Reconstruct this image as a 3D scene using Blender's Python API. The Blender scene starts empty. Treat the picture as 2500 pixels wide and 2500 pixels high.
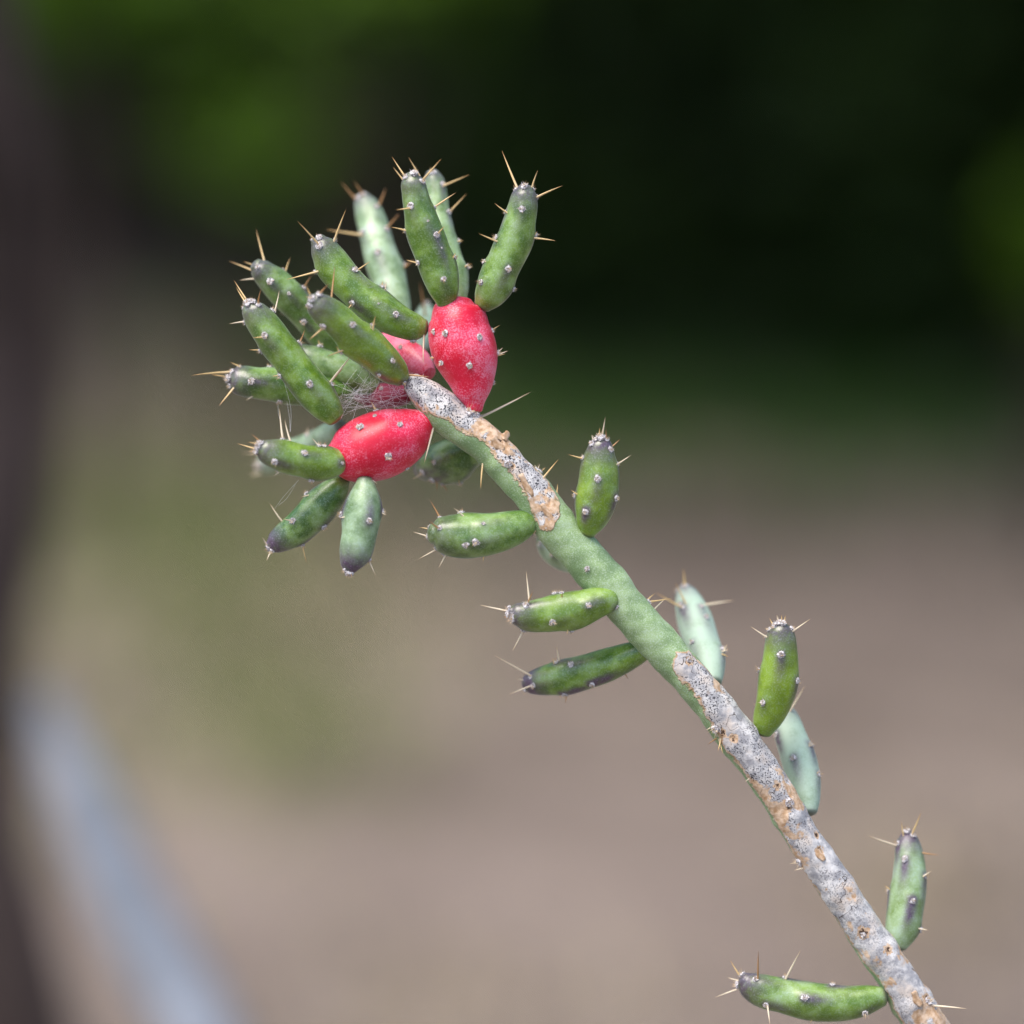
import bpy, bmesh, math, random
import numpy as np
from mathutils import Vector, Matrix
from mathutils.bvhtree import BVHTree

random.seed(11)
rng = np.random.default_rng(11)
scene = bpy.context.scene
COL = scene.collection
R = math.radians

# ------------------------------------------------------------------ camera
CAM_H, PITCH, DIST, LENS, SENSOR = 1.0, R(12.0), 0.70, 105.0, 24.0
cam_data = bpy.data.cameras.new('camera')
cam = bpy.data.objects.new('camera', cam_data)
COL.objects.link(cam)
scene.camera = cam
cam.location = (0, 0, CAM_H)
cam.rotation_euler = (R(90) - PITCH, 0, 0)
cam_data.lens = LENS
cam_data.sensor_width = SENSOR
cam_data.clip_start = 0.02
cam_data.clip_end = 400
cam_data.dof.use_dof = True
cam_data.dof.focus_distance = DIST - 0.001
cam_data.dof.aperture_fstop = 4.0
cam_data.dof.aperture_blades = 9

# ------------------------------------------------------------------ light
SUN_EL, SUN_AZ = R(68), R(-125)          # azimuth clockwise from +Y; high sun behind thin cloud, to the left of the camera
world = bpy.data.worlds.new('World')
scene.world = world
world.use_nodes = True
wn = world.node_tree
sky = wn.nodes.new('ShaderNodeTexSky')
sky.sky_type = 'NISHITA'
sky.sun_disc = False
sky.sun_elevation = SUN_EL
sky.sun_rotation = SUN_AZ
sky.air_density = 1.0
sky.dust_density = 2.5
sky.ozone_density = 1.0
wn.links.new(sky.outputs[0], wn.nodes['Background'].inputs[0])
wn.nodes['Background'].inputs[1].default_value = 0.11
sun_data = bpy.data.lights.new('sun', 'SUN')
sun = bpy.data.objects.new('sun', sun_data)
COL.objects.link(sun)
sun_data.energy = 1.5
sun_data.angle = R(40)
sun_data.color = (1.0, 0.94, 0.86)
sdir = Vector((math.sin(SUN_AZ) * math.cos(SUN_EL), math.cos(SUN_AZ) * math.cos(SUN_EL), math.sin(SUN_EL)))
sun.rotation_euler = sdir.to_track_quat('Z', 'Y').to_euler()
sun.location = sdir * 20

vs = scene.view_settings
vs.view_transform = 'Standard'
vs.look = 'None'
vs.gamma = 1.0
vs.exposure = 1.3
vs.use_curve_mapping = False
scene.cycles.use_denoising = True
scene.cycles.max_bounces = 7
scene.cycles.diffuse_bounces = 3
scene.cycles.glossy_bounces = 2
scene.cycles.transmission_bounces = 3

# ------------------------------------------------------------------ frame of reference
FWD = Vector((0, math.cos(PITCH), -math.sin(PITCH)))
UPV = Vector((0, math.sin(PITCH), math.cos(PITCH)))
RGT = Vector((1, 0, 0))
CAMP = Vector((0, 0, CAM_H))
S0 = SENSOR / LENS / 2500.0              # metres per photo pixel at one metre

def P(px, py, d=0.0):
    f = DIST + d
    return CAMP + FWD * f + RGT * ((px - 1250) * S0 * f) - UPV * ((py - 1250) * S0 * f)

def ray(px, py):
    v = FWD + RGT * ((px - 1250) * S0) - UPV * ((py - 1250) * S0)
    return v.normalized()

def depth_of(p):
    return (p - CAMP).dot(FWD) - DIST

# measuring windows over the photograph: origin and pixels per unit
WIN = {0: (0, 0, 2500 / 1932), 1: (460, 360, 500 / 1932), 2: (860, 340, 540 / 1932), 3: (460, 820, 500 / 1932),
       4: (750, 640, 500 / 1932), 5: (1000, 1000, 600 / 1932), 6: (1150, 1350, 500 / 1932),
       7: (1550, 1350, 550 / 1932), 8: (1800, 1850, 650 / 1932), 9: (1650, 1600, 500 / 1932)}

def px_of(w, x, y):
    ox, oy, k = WIN[w]
    return ox + x * k, oy + y * k

# ------------------------------------------------------------------ material helpers
class Mat:
    def __init__(self, name):
        self.m = bpy.data.materials.new(name)
        self.m.use_nodes = True
        self.nt = self.m.node_tree
        self.bsdf = self.nt.nodes['Principled BSDF']
        self.co = self.nt.nodes.new('ShaderNodeTexCoord').outputs['Object']
    def new(self, t, **kw):
        n = self.nt.nodes.new(t)
        for k, v in kw.items():
            setattr(n, k, v)
        return n
    def link(self, a, b):
        self.nt.links.new(a, b)
    def noise(self, scale, detail=2.0, rough=0.5, vec=None, dist=0.0):
        n = self.new('ShaderNodeTexNoise')
        n.inputs['Scale'].default_value = scale
        n.inputs['Detail'].default_value = detail
        n.inputs['Roughness'].default_value = rough
        n.inputs['Distortion'].default_value = dist
        self.link(vec or self.co, n.inputs['Vector'])
        return n.outputs[0]
    def voro(self, scale, feature='F1', vec=None):
        n = self.new('ShaderNodeTexVoronoi', feature=feature)
        n.inputs['Scale'].default_value = scale
        self.link(vec or self.co, n.inputs['Vector'])
        return n.outputs['Distance']
    def attr(self, name):
        n = self.new('ShaderNodeAttribute', attribute_name=name)
        return n.outputs['Fac']
    def ramp(self, fac, a, b, lo=0.0, hi=1.0, smooth=True):
        n = self.new('ShaderNodeMapRange')
        n.interpolation_type = 'SMOOTHSTEP' if smooth else 'LINEAR'
        n.inputs[1].default_value = a
        n.inputs[2].default_value = b
        n.inputs[3].default_value = lo
        n.inputs[4].default_value = hi
        self.link(fac, n.inputs[0])
        return n.outputs[0]
    def math(self, op, a, b=None, clamp=False):
        n = self.new('ShaderNodeMath', operation=op)
        n.use_clamp = clamp
        for i, v in enumerate((a, b)):
            if v is None:
                continue
            if isinstance(v, (int, float)):
                n.inputs[i].default_value = v
            else:
                self.link(v, n.inputs[i])
        return n.outputs[0]
    def mix(self, fac, a, b):
        n = self.new('ShaderNodeMix', data_type='RGBA')
        for s, v in ((0, fac), (6, a), (7, b)):
            if isinstance(v, tuple):
                n.inputs[s].default_value = (*v, 1)
            elif isinstance(v, (int, float)):
                n.inputs[s].default_value = v
            else:
                self.link(v, n.inputs[s])
        return n.outputs[2]
    def out(self, col, rough=0.5, spec=0.4, bump=None, bump_d=0.0001, bump_s=0.5, sheen=0.0, sheen_tint=(1, 1, 1)):
        b = self.bsdf
        if isinstance(col, tuple):
            b.inputs['Base Color'].default_value = (*col, 1)
        else:
            self.link(col, b.inputs['Base Color'])
        if isinstance(rough, (int, float)):
            b.inputs['Roughness'].default_value = rough
        else:
            self.link(rough, b.inputs['Roughness'])
        b.inputs['Specular IOR Level'].default_value = spec
        b.inputs['Sheen Weight'].default_value = sheen
        b.inputs['Sheen Roughness'].default_value = 0.28
        b.inputs['Sheen Tint'].default_value = (*sheen_tint, 1)
        if bump is not None:
            n = self.new('ShaderNodeBump')
            n.inputs['Strength'].default_value = bump_s
            n.inputs['Distance'].default_value = bump_d
            self.link(bump, n.inputs['Height'])
            self.link(n.outputs[0], b.inputs['Normal'])
        return self.m

def mat_segment():
    m = Mat('cactus_skin')
    n1 = m.noise(330, 3, 0.55)
    n2 = m.noise(4200, 2, 0.6)
    n3 = m.noise(1300, 2)
    bloom, purple, yel = m.attr('bloom'), m.attr('purple'), m.attr('yellow_or_shade')
    deep = m.mix(m.ramp(n1, 0.36, 0.64), (0.036, 0.115, 0.002), (0.155, 0.285, 0.006))
    deep = m.mix(yel, deep, (0.260, 0.365, 0.006))
    bl = m.math('ADD', m.math('MULTIPLY', bloom, 0.54), m.math('MULTIPLY', m.math('SUBTRACT', n1, 0.5), 0.8))
    bl = m.math('ADD', bl, m.math('MULTIPLY', m.math('SUBTRACT', n3, 0.5), 0.25))
    sp = m.math('MULTIPLY', m.ramp(n2, 0.46, 0.70), 0.26)
    fac = m.math('ADD', m.ramp(bl, 0.05, 0.80), sp, clamp=True)
    col = m.mix(fac, deep, (0.42, 0.55, 0.42))
    pur = m.math('MULTIPLY', purple, m.ramp(n3, 0.25, 0.6, 0.7, 1.0))
    pcol = m.mix(m.ramp(n2, 0.50, 0.80), (0.080, 0.048, 0.082), (0.24, 0.185, 0.27))
    col = m.mix(pur, col, pcol)
    col = m.mix(m.attr('scar'), col, (0.085, 0.055, 0.035))
    return m.out(col, m.math('ADD', 0.27, m.math('MULTIPLY', bloom, 0.25)), 0.75, n2, 0.00005, 0.3, 0.25, (0.80, 0.95, 1.0))

def mat_fruit():
    m = Mat('fruit_skin')
    n1 = m.noise(290, 3, 0.6)
    n2 = m.noise(4000, 3, 0.65)
    n0 = m.noise(150, 3, 0.6)
    red = m.mix(m.ramp(n0, 0.35, 0.65), (0.62, 0.004, 0.030), (0.80, 0.012, 0.065))
    w = m.math('ADD', m.math('MULTIPLY', m.math('SUBTRACT', n1, 0.50), 1.6), m.math('MULTIPLY', m.math('SUBTRACT', n0, 0.5), 2.2))
    w = m.math('ADD', w, m.math('MULTIPLY', m.ramp(n2, 0.36, 0.66), 0.75))
    w = m.math('ADD', w, m.math('SUBTRACT', m.attr('bloom'), 0.40))
    col = m.mix(m.ramp(w, 0.15, 1.20, 0.0, 0.85), red, (0.85, 0.26, 0.36))
    col = m.mix(m.attr('yellow_or_shade'), col, (0.20, 0.022, 0.050))  # on fruit this value paints shade in as a dull maroon
    return m.out(col, 0.36, 0.5, n2, 0.00005, 0.3, 0.12, (1.0, 0.85, 0.92))

def mat_stem():
    m = Mat('stem_skin_and_bark')
    n1 = m.noise(260, 3, 0.6)
    n2 = m.noise(4800, 2, 0.6)
    n3 = m.noise(1100, 3, 0.6)
    green = m.mix(m.ramp(n1, 0.35, 0.65), (0.115, 0.205, 0.040), (0.225, 0.345, 0.080))
    bl = m.math('ADD', m.ramp(n2, 0.44, 0.68), m.math('MULTIPLY', m.math('SUBTRACT', n1, 0.5), 2.0), clamp=True)
    green = m.mix(m.math('ADD', m.math('MULTIPLY', bl, 0.55), 0.22), green, (0.46, 0.57, 0.42))
    f = m.math('ADD', m.attr('bark'), m.math('MULTIPLY', m.math('SUBTRACT', n3, 0.5), 0.9))
    f = m.math('ADD', f, m.math('MULTIPLY', m.math('SUBTRACT', n1, 0.5), 0.8))
    # pale cork
    n4 = m.noise(520, 4, 0.65)
    grey = m.mix(m.ramp(n4, 0.36, 0.62), (0.34, 0.33, 0.34), (0.68, 0.655, 0.63))
    grey = m.mix(m.ramp(n1, 0.50, 0.66, 0.0, 0.6), grey, (0.50, 0.40, 0.32))
    specks = m.ramp(m.noise(3900, 1.0, 0.4, dist=0.5), 0.56, 0.60)
    dens = m.ramp(m.noise(170, 2), 0.36, 0.47)
    cork = m.mix(m.math('MULTIPLY', m.math('MULTIPLY', specks, dens), m.attr('speck')), grey, (0.060, 0.058, 0.064))
    tan = m.mix(m.ramp(n3, 0.3, 0.7), (0.42, 0.25, 0.13), (0.72, 0.53, 0.37))
    tanpatch = m.ramp(m.math('ADD', m.noise(140, 4, 0.7), m.math('MULTIPLY', m.attr('tan'), 0.10)), 0.585, 0.64)
    nr = m.noise(330, 2, 0.5)
    crack = m.math('MULTIPLY', m.ramp(m.math('ABSOLUTE', m.math('SUBTRACT', nr, 0.5)), 0.0, 0.010, 1.0, 0.0), m.ramp(m.noise(130, 1), 0.50, 0.60))
    pit = m.ramp(m.math('ADD', m.voro(190), m.math('MULTIPLY', n4, 0.22)), 0.13, 0.20, 1.0, 0.0)
    cork = m.mix(tanpatch, cork, tan)
    cork = m.mix(crack, cork, (0.055, 0.032, 0.022))
    kn = m.math('ADD', m.attr('knot'), m.math('MULTIPLY', m.math('SUBTRACT', m.noise(1500, 3, 0.6, dist=1.0), 0.5), 2.0))
    cork = m.mix(m.ramp(m.math('MULTIPLY', kn, m.ramp(m.attr('knot'), 0.05, 0.3)), 0.22, 0.40), cork, tan)
    cork = m.mix(m.ramp(m.math('MULTIPLY', kn, m.ramp(m.attr('knot'), 0.15, 0.5)), 0.62, 0.85), cork, (0.075, 0.042, 0.026))
    cork = m.mix(m.math('MULTIPLY', pit, 0.85), cork, (0.16, 0.085, 0.045))
    edge = m.ramp(m.math('ADD', f, m.math('MULTIPLY', m.math('SUBTRACT', n4, 0.5), 0.5)), 0.12, 0.34)
    col = m.mix(edge, tan, cork)
    isb = m.ramp(f, -0.06, 0.12)
    col = m.mix(isb, green, col)
    h = m.math('ADD', m.math('MULTIPLY', isb, 1.2), m.math('MULTIPLY', m.math('MULTIPLY', isb, n3), 1.5))
    h = m.math('SUBTRACT', h, m.math('MULTIPLY', m.math('MULTIPLY', isb, m.math('ADD', crack, pit)), 0.9))
    h = m.math('ADD', h, m.math('MULTIPLY', n2, 0.2))
    rough = m.ramp(f, 0.0, 0.1, 0.5, 0.85)
    return m.out(col, rough, 0.35, h, 0.00015, 0.7, 0.15, (0.9, 1.0, 0.95))

def mat_wool():
    m = Mat('areole_wool')
    n = m.noise(2.6, 4, 0.7)
    col = m.mix(m.ramp(n, 0.36, 0.60), (0.16, 0.12, 0.115), (0.74, 0.71, 0.71))
    return m.out(col, 0.9, 0.2, None, 0, 0, 0.3)

def mat_spine(name, base, mid, tip):
    m = Mat(name)
    sx = m.new('ShaderNodeSeparateXYZ')
    m.link(m.co, sx.inputs[0])
    col = m.mix(m.ramp(sx.outputs[2], 0.0, 0.35), base, mid)
    col = m.mix(m.ramp(sx.outputs[2], 0.55, 1.0), col, tip)
    return m.out(col, 0.35, 0.5)

def mat_simple(name, a, b, scale, rough=0.6, spec=0.3, sheen=0.0, detail=3, bump_d=0.0):
    m = Mat(name)
    n = m.noise(scale, detail, 0.6)
    return m.out(m.mix(m.ramp(n, 0.3, 0.7), a, b), rough, spec, n if bump_d else None, bump_d, 0.6, sheen)

def mat_leaf(name, a, b):
    m = Mat(name)
    n = m.noise(3.0, 3)
    col = m.mix(m.ramp(n, 0.3, 0.7), a, b)
    m.link(col, m.bsdf.inputs['Base Color'])
    m.bsdf.inputs['Roughness'].default_value = 0.55
    m.bsdf.inputs['Specular IOR Level'].default_value = 0.3
    tr = m.new('ShaderNodeBsdfTranslucent')
    m.link(col, tr.inputs[0])
    mx = m.new('ShaderNodeMixShader')
    mx.inputs[0].default_value = 0.25
    m.link(m.bsdf.outputs[0], mx.inputs[1])
    m.link(tr.outputs[0], mx.inputs[2])
    m.link(mx.outputs[0], m.nt.nodes['Material Output'].inputs[0])
    return m.m

def mat_ground():
    m = Mat('dry_soil')
    n1 = m.noise(1.7, 4, 0.55)
    n2 = m.noise(5.5, 4, 0.6)
    n3 = m.noise(60, 4, 0.7)
    col = m.mix(m.ramp(n1, 0.32, 0.68), (0.215, 0.172, 0.148), (0.092, 0.074, 0.060))
    col = m.mix(m.ramp(n2, 0.40, 0.70), col, (0.285, 0.232, 0.200))
    col = m.mix(m.ramp(n3, 0.45, 0.8, 0.0, 0.5), col, (0.17, 0.13, 0.10))
    return m.out(col, 0.9, 0.2, n3, 0.02, 0.6)

M = dict(segment=mat_segment(), fruit=mat_fruit(), stem=mat_stem(), wool=mat_wool(),
         spine=mat_spine('spine_amber', (0.70, 0.55, 0.33), (0.70, 0.49, 0.22), (0.48, 0.26, 0.09)),
         spine_pale=mat_spine('spine_straw', (0.66, 0.54, 0.38), (0.76, 0.64, 0.46), (0.58, 0.42, 0.26)),
         spine_dark=mat_spine('spine_brown', (0.44, 0.28, 0.13), (0.40, 0.21, 0.08), (0.26, 0.12, 0.05)),
         bristle=mat_spine('bristle_straw', (0.70, 0.60, 0.48), (0.66, 0.52, 0.36), (0.50, 0.33, 0.17)),
         flake=mat_simple('bark_flake', (0.38, 0.22, 0.11), (0.66, 0.48, 0.33), 900, 0.8, 0.2, 0, 3, 0.0002),
         web=mat_simple('web_silk', (0.86, 0.86, 0.88), (0.92, 0.92, 0.94), 300, 0.3, 0.6),
         ground=mat_ground(),
         bark=mat_simple('tree_bark', (0.016, 0.010, 0.007), (0.125, 0.088, 0.074), 8, 0.9, 0.2, 0, 4, 0.01),
         deadwood=mat_simple('weathered_wood', (0.15, 0.165, 0.19), (0.25, 0.27, 0.305), 22, 0.8, 0.2, 0, 4, 0.004),
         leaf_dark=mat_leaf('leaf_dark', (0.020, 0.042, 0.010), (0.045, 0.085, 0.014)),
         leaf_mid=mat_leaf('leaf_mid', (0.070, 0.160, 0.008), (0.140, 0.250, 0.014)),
         straw=mat_simple('dry_grass', (0.36, 0.29, 0.19), (0.50, 0.42, 0.30), 8, 0.8, 0.2),
         weed=mat_simple('green_weed', (0.150, 0.185, 0.060), (0.250, 0.275, 0.110), 6, 0.8, 0.2),
         fringe=mat_simple('fresh_grass', (0.055, 0.120, 0.022), (0.105, 0.190, 0.042), 6, 0.8, 0.2))

# ------------------------------------------------------------------ mesh helpers
def make_mesh(name, verts, faces, smooth=True, mats=(), mat_idx=None, attrs=None):
    me = bpy.data.meshes.new(name)
    verts = np.asarray(verts, dtype=np.float32)
    if isinstance(faces, np.ndarray):
        n, k = faces.shape
        me.vertices.add(len(verts))
        me.vertices.foreach_set('co', verts.ravel())
        me.loops.add(n * k)
        me.loops.foreach_set('vertex_index', faces.ravel().astype(np.int32))
        me.polygons.add(n)
        me.polygons.foreach_set('loop_start', np.arange(0, n * k, k, dtype=np.int32))
        me.polygons.foreach_set('loop_total', np.full(n, k, dtype=np.int32))
        me.update(calc_edges=True)
    else:
        me.from_pydata([tuple(v) for v in verts], [], faces)
    for mm in mats:
        me.materials.append(mm)
    if mat_idx is not None:
        me.polygons.foreach_set('material_index', np.asarray(mat_idx, dtype=np.int32))
    me.polygons.foreach_set('use_smooth', np.full(len(me.polygons), smooth))
    for k, v in (attrs or {}).items():
        a = me.attributes.new(k, 'FLOAT', 'POINT')
        a.data.foreach_set('value', np.asarray(v, dtype=np.float32))
    me.validate()
    me.update()
    return me

def add(name, me, parent=None, loc=None, mat=None):
    o = bpy.data.objects.new(name, me)
    COL.objects.link(o)
    if parent is not None:
        o.parent = parent
    if mat is not None:
        o.matrix_local = mat
    elif loc is not None:
        o.location = loc
    return o

def tag(o, label=None, cat=None, group=None, kind=None):
    for k, v in (('label', label), ('category', cat), ('group', group), ('kind', kind)):
        if v:
            o[k] = v
    return o

def catmull(pts, n):
    """pts (m,k) -> n samples, even in chord length of the first three columns"""
    pts = np.asarray(pts, float)
    seg = np.linalg.norm(np.diff(pts[:, :3], axis=0), axis=1)
    t = np.concatenate([[0], np.cumsum(seg)])
    # finite-difference tangents (non-uniform), cubic Hermite
    m = np.zeros_like(pts)
    m[0] = (pts[1] - pts[0]) / seg[0]
    m[-1] = (pts[-1] - pts[-2]) / seg[-1]
    for i in range(1, len(pts) - 1):
        m[i] = ((pts[i + 1] - pts[i]) / seg[i] * seg[i - 1] + (pts[i] - pts[i - 1]) / seg[i - 1] * seg[i]) / (seg[i] + seg[i - 1])
    s = np.linspace(0, t[-1], n)
    i = np.clip(np.searchsorted(t, s, side='right') - 1, 0, len(pts) - 2)
    h = seg[i][:, None]
    u = ((s - t[i]) / seg[i])[:, None]
    return ((2*u**3 - 3*u**2 + 1) * pts[i] + (u**3 - 2*u**2 + u) * h * m[i]
            + (-2*u**3 + 3*u**2) * pts[i + 1] + (u**3 - u**2) * h * m[i + 1])

def tube(cr, nseg, cap0=0.55, cap1=0.55, capn=6):
    """cr (n,4) centre+radius -> verts, faces, ring count, frames. Rounded ends."""
    c, r = cr[:, :3], cr[:, 3]
    d0 = (c[0] - c[1]) / np.linalg.norm(c[0] - c[1])
    d1 = (c[-1] - c[-2]) / np.linalg.norm(c[-1] - c[-2])
    th = np.linspace(0, math.pi / 2, capn + 1)[1:]
    A = np.array([[*(c[0] + d0 * r[0] * cap0 * math.sin(a)), max(r[0] * math.cos(a), r[0] * 0.02)] for a in th[::-1]])
    B = np.array([[*(c[-1] + d1 * r[-1] * cap1 * math.sin(a)), max(r[-1] * math.cos(a), r[-1] * 0.02)] for a in th])
    full = np.vstack([A, cr, B])
    c, r = full[:, :3], full[:, 3]
    n = len(c)
    T = np.gradient(c, axis=0)
    T /= np.linalg.norm(T, axis=1)[:, None]
    view = -np.array(FWD)
    N = np.zeros_like(c)
    nv = view - T[0] * view.dot(T[0])
    if np.linalg.norm(nv) < 0.15:
        nv = np.array(UPV) - T[0] * np.array(UPV).dot(T[0])
    N[0] = nv / np.linalg.norm(nv)
    for i in range(1, n):
        v = N[i - 1] - T[i] * N[i - 1].dot(T[i])
        N[i] = v / np.linalg.norm(v)
    Bn = np.cross(T, N)
    a = np.linspace(0, 2 * math.pi, nseg, endpoint=False)
    V = c[:, None, :] + r[:, None, None] * (np.cos(a)[None, :, None] * N[:, None, :] + np.sin(a)[None, :, None] * Bn[:, None, :])
    Nn = (np.cos(a)[None, :, None] * N[:, None, :] + np.sin(a)[None, :, None] * Bn[:, None, :]) + 0 * V
    ii, jj = np.meshgrid(np.arange(n - 1), np.arange(nseg), indexing='ij')
    j2 = (jj + 1) % nseg
    F = np.stack([ii * nseg + jj, ii * nseg + j2, (ii + 1) * nseg + j2, (ii + 1) * nseg + jj], -1).reshape(-1, 4)
    return V.reshape(-1, 3), F, c, r, T, Nn.reshape(-1, 3)

def bvh_of(V, F):
    return BVHTree.FromPolygons([Vector(v) for v in V], [tuple(int(k) for k in f) for f in F])

def hit(bvh, px, py, d_hint):
    """the point of the surface under a photo pixel; silhouette points fall to the nearest surface"""
    loc, nor, idx, dist = bvh.ray_cast(CAMP, ray(px, py))
    if loc is None:
        loc, nor, idx, dist = bvh.find_nearest(P(px, py, d_hint))
    q = nor
    return loc, q

# ------------------------------------------------------------------ the setting
gv, gf = [], []
N_G = 90
xs = np.concatenate([-np.geomspace(60, 4, 12), np.linspace(-3.8, 3.8, 60), np.geomspace(4, 60, 12)])
ys = np.concatenate([-np.geomspace(60, 2, 8), np.linspace(-1.5, 10, 80), np.geomspace(10.6, 120, 12)])
X, Y = np.meshgrid(xs, ys, indexing='ij')
Z = 0.018 * np.sin(X * 2.1 + 0.6 * Y) + 0.014 * np.sin(Y * 3.3 - X) + 0.008 * np.sin(7.1 * X + 5.3 * Y)
nx, ny = X.shape
ii, jj = np.meshgrid(np.arange(nx - 1), np.arange(ny - 1), indexing='ij')
gF = np.stack([ii * ny + jj, (ii + 1) * ny + jj, (ii + 1) * ny + jj + 1, ii * ny + jj + 1], -1).reshape(-1, 4)
ground = add('ground', make_mesh('ground', np.stack([X, Y, Z], -1).reshape(-1, 3), gF, True, [M['ground']]))
tag(ground, 'dry brown soil far behind the cactus', 'ground', None, 'structure')

def gz(x, y):
    return 0.018 * math.sin(x * 2.1 + 0.6 * y) + 0.014 * math.sin(y * 3.3 - x) + 0.008 * math.sin(7.1 * x + 5.3 * y)

def gpoint(px, py):
    v = ray(px, py)
    k = -CAM_H / v.z
    return v.x * k, v.y * k

# ------------------------------------------------------------------ foliage
def leaf_cloud(centres, radii, count, size, z_min=0.02, flat=0.5):
    """count leaf-shaped quads scattered round the clump centres"""
    k = rng.integers(0, len(centres), count)
    p = centres[k] + rng.normal(0, 0.5, (count, 3)) * radii[k][:, None]
    p[:, 2] = np.maximum(p[:, 2], z_min + rng.uniform(0, 0.05, count))
    d = rng.normal(0, 1, (count, 3)); d[:, 2] *= flat
    d /= np.linalg.norm(d, axis=1)[:, None]
    u = rng.normal(0, 1, (count, 3))
    s = np.cross(d, u); s /= np.linalg.norm(s, axis=1)[:, None]
    L = (size * rng.uniform(0.6, 1.3, count))[:, None]
    W = L * 0.3
    nrm = np.cross(d, s)
    V = np.stack([p - d * L * 0.5, p + s * W + nrm * L * 0.08, p + d * L * 0.5, p - s * W + nrm * L * 0.08], 1).reshape(-1, 3)
    F = np.arange(count * 4).reshape(-1, 4)
    return V, F

def limb_mesh(name, paths, mat, nseg=10):
    Vs, Fs, off = [], [], 0
    for pts in paths:
        cr = catmull(pts, 4 * len(pts) + 4)
        V, F, *_ = tube(cr, nseg, 0.3, 0.3, 3)
        a = np.linspace(0, 2 * math.pi, nseg, endpoint=False)
        Vs.append(V + rng.normal(0, 1, V.shape) * np.repeat(np.concatenate([np.full(3, cr[0, 3]), cr[:, 3], np.full(3, cr[-1, 3])]), nseg)[:, None] * 0.05)
        Fs.append(F + off)
        off += len(V)
    return make_mesh(name, np.vstack(Vs), np.vstack(Fs), True, [mat])

def tree(name, label, x, y, rx, ry, z0, z1, n_clump, n_leaf, size, leaf, trunk_r, group=None, cat='tree'):
    root = add(name, None, loc=(x, y, gz(x, y)))
    tag(root, label, cat, group)
    paths = []
    zc = (z0 + z1) / 2
    top = np.array([random.uniform(-.1, .1), random.uniform(-.1, .1), z0 + 0.55 * (z1 - z0)])
    paths.append([[0, 0, -0.05, trunk_r * 1.25], [0.02, 0.03, z0 * 0.5 + 0.05, trunk_r], [*(top * [1, 1, 0.7]), trunk_r * 0.7], [*top, trunk_r * 0.4]])
    for k in range(6):
        a = k * 2.4 + random.random()
        b = np.array([0.02, 0.03, z0 * 0.6 + 0.08 * k])
        e = np.array([math.cos(a) * rx * 0.6, math.sin(a) * ry * 0.6, z0 + (z1 - z0) * random.uniform(.4, .8)])
        paths.append([[*b, trunk_r * 0.5], [*(b * .5 + e * .5 + [0, 0, .06]), trunk_r * 0.35], [*e, trunk_r * 0.12]])
    add('trunk', limb_mesh('trunk', paths, M['bark']), root)
    cs = []
    while len(cs) < n_clump:
        v = rng.uniform(-1, 1, 3)
        if 0.15 < np.linalg.norm(v) < 1:
            cs.append([v[0] * rx, v[1] * ry, zc + v[2] * (z1 - z0) / 2])
    cs = np.array(cs)
    V, F = leaf_cloud(cs, rng.uniform(0.16, 0.34, n_clump) * min(1.0, rx), n_leaf, size, 0.03)
    add('crown', make_mesh('crown', V, F, False, [M[leaf]]), root)
    return root

G_TH = 'trees added to shade the thicket'
for (x, y) in [(0.9, 5.5), (3.1, 5.3), (-1.3, 6.5), (-3.5, 6.5), (5.2, 5.5), (-.3, 8.0), (2.0, 7.6)]:  # crowns hang out of view, added to block skylight over the thicket
    tree('added_shade_tree', 'low spreading dark evergreen tree, crown out of view, added to shade the thicket', x, y, 1.45, 2.0, 0.80, 3.0, 110, 15000, 0.12, 'leaf_dark', 0.06, G_TH)
G_BU = 'dark bushes in the shade'
for (x, y, rx, ry, h, lab) in [
    (0.38, 5.75, .55, .50, 1.0, 'dense dark bush in deep shade straight behind the red fruits'),
    (1.15, 5.35, .60, .45, 1.1, 'dense dark bush in deep shade beside the small green shrub'),
    (-0.5, 6.6, .60, .50, 1.0, 'dense dark bush in deep shade beyond the patch of green grass'),
    (-0.05, 6.4, .5, .5, 1.0, 'dense dark bush in deep shade between the red-fruit bush and the grass-side bush'),
    (0.95, 6.3, .6, .5, 1.1, 'dense dark bush in deep shade filling the gap behind the front bushes'),
    (-1.45, 6.9, .65, .50, 1.0, 'dense dark bush in deep shade beyond the dark tree trunk')]:
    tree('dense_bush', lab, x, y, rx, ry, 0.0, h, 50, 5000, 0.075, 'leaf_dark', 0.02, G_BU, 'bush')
for x in (-3.6, -1.3, 1.0, 3.3):  # back row, made dense to stop low skylight from behind
    tree('tall_bush', 'tall bush made dense to block light at the back of the shady thicket', x, 9.0 + 0.2 * math.sin(x * 3), 1.4, 0.9, 0.0, 2.3, 80, 9000, 0.14,
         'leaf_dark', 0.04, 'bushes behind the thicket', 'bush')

# ------------------------------------------------------------------ small shrubs and weeds at the edge of the shade
def small_shrub(label, px, py, Yd, h, rx, n, size, leaf='leaf_mid', up=0.0):
    v = ray(px, py)
    k = Yd / v.y
    x, z = v.x * k, CAM_H + v.z * k
    root = add('leafy_shrub', None, loc=(x, Yd, gz(x, Yd)))
    tag(root, label, 'shrub')
    zc = max(z, h)
    stems = [[[0, 0, -0.03, 0.008], [0.02 * math.cos(a), 0.02 * math.sin(a), zc * 0.5, 0.006], [rx * .6 * math.cos(a), rx * .6 * math.sin(a), zc, 0.003]] for a in (0.3, 1.7, 3.0, 4.6)]
    add('stem', limb_mesh('stem', stems, M['bark'], 6), root)
    cs = np.array([[random.gauss(0, rx * .45), random.gauss(0, rx * .45), zc + random.gauss(0, h * .35)] for _ in range(14)])
    V, F = leaf_cloud(cs, np.full(14, rx * 0.45), n, size, 0.02)
    add('foliage', make_mesh('foliage', V, F, False, [M[leaf]]), root)

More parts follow.
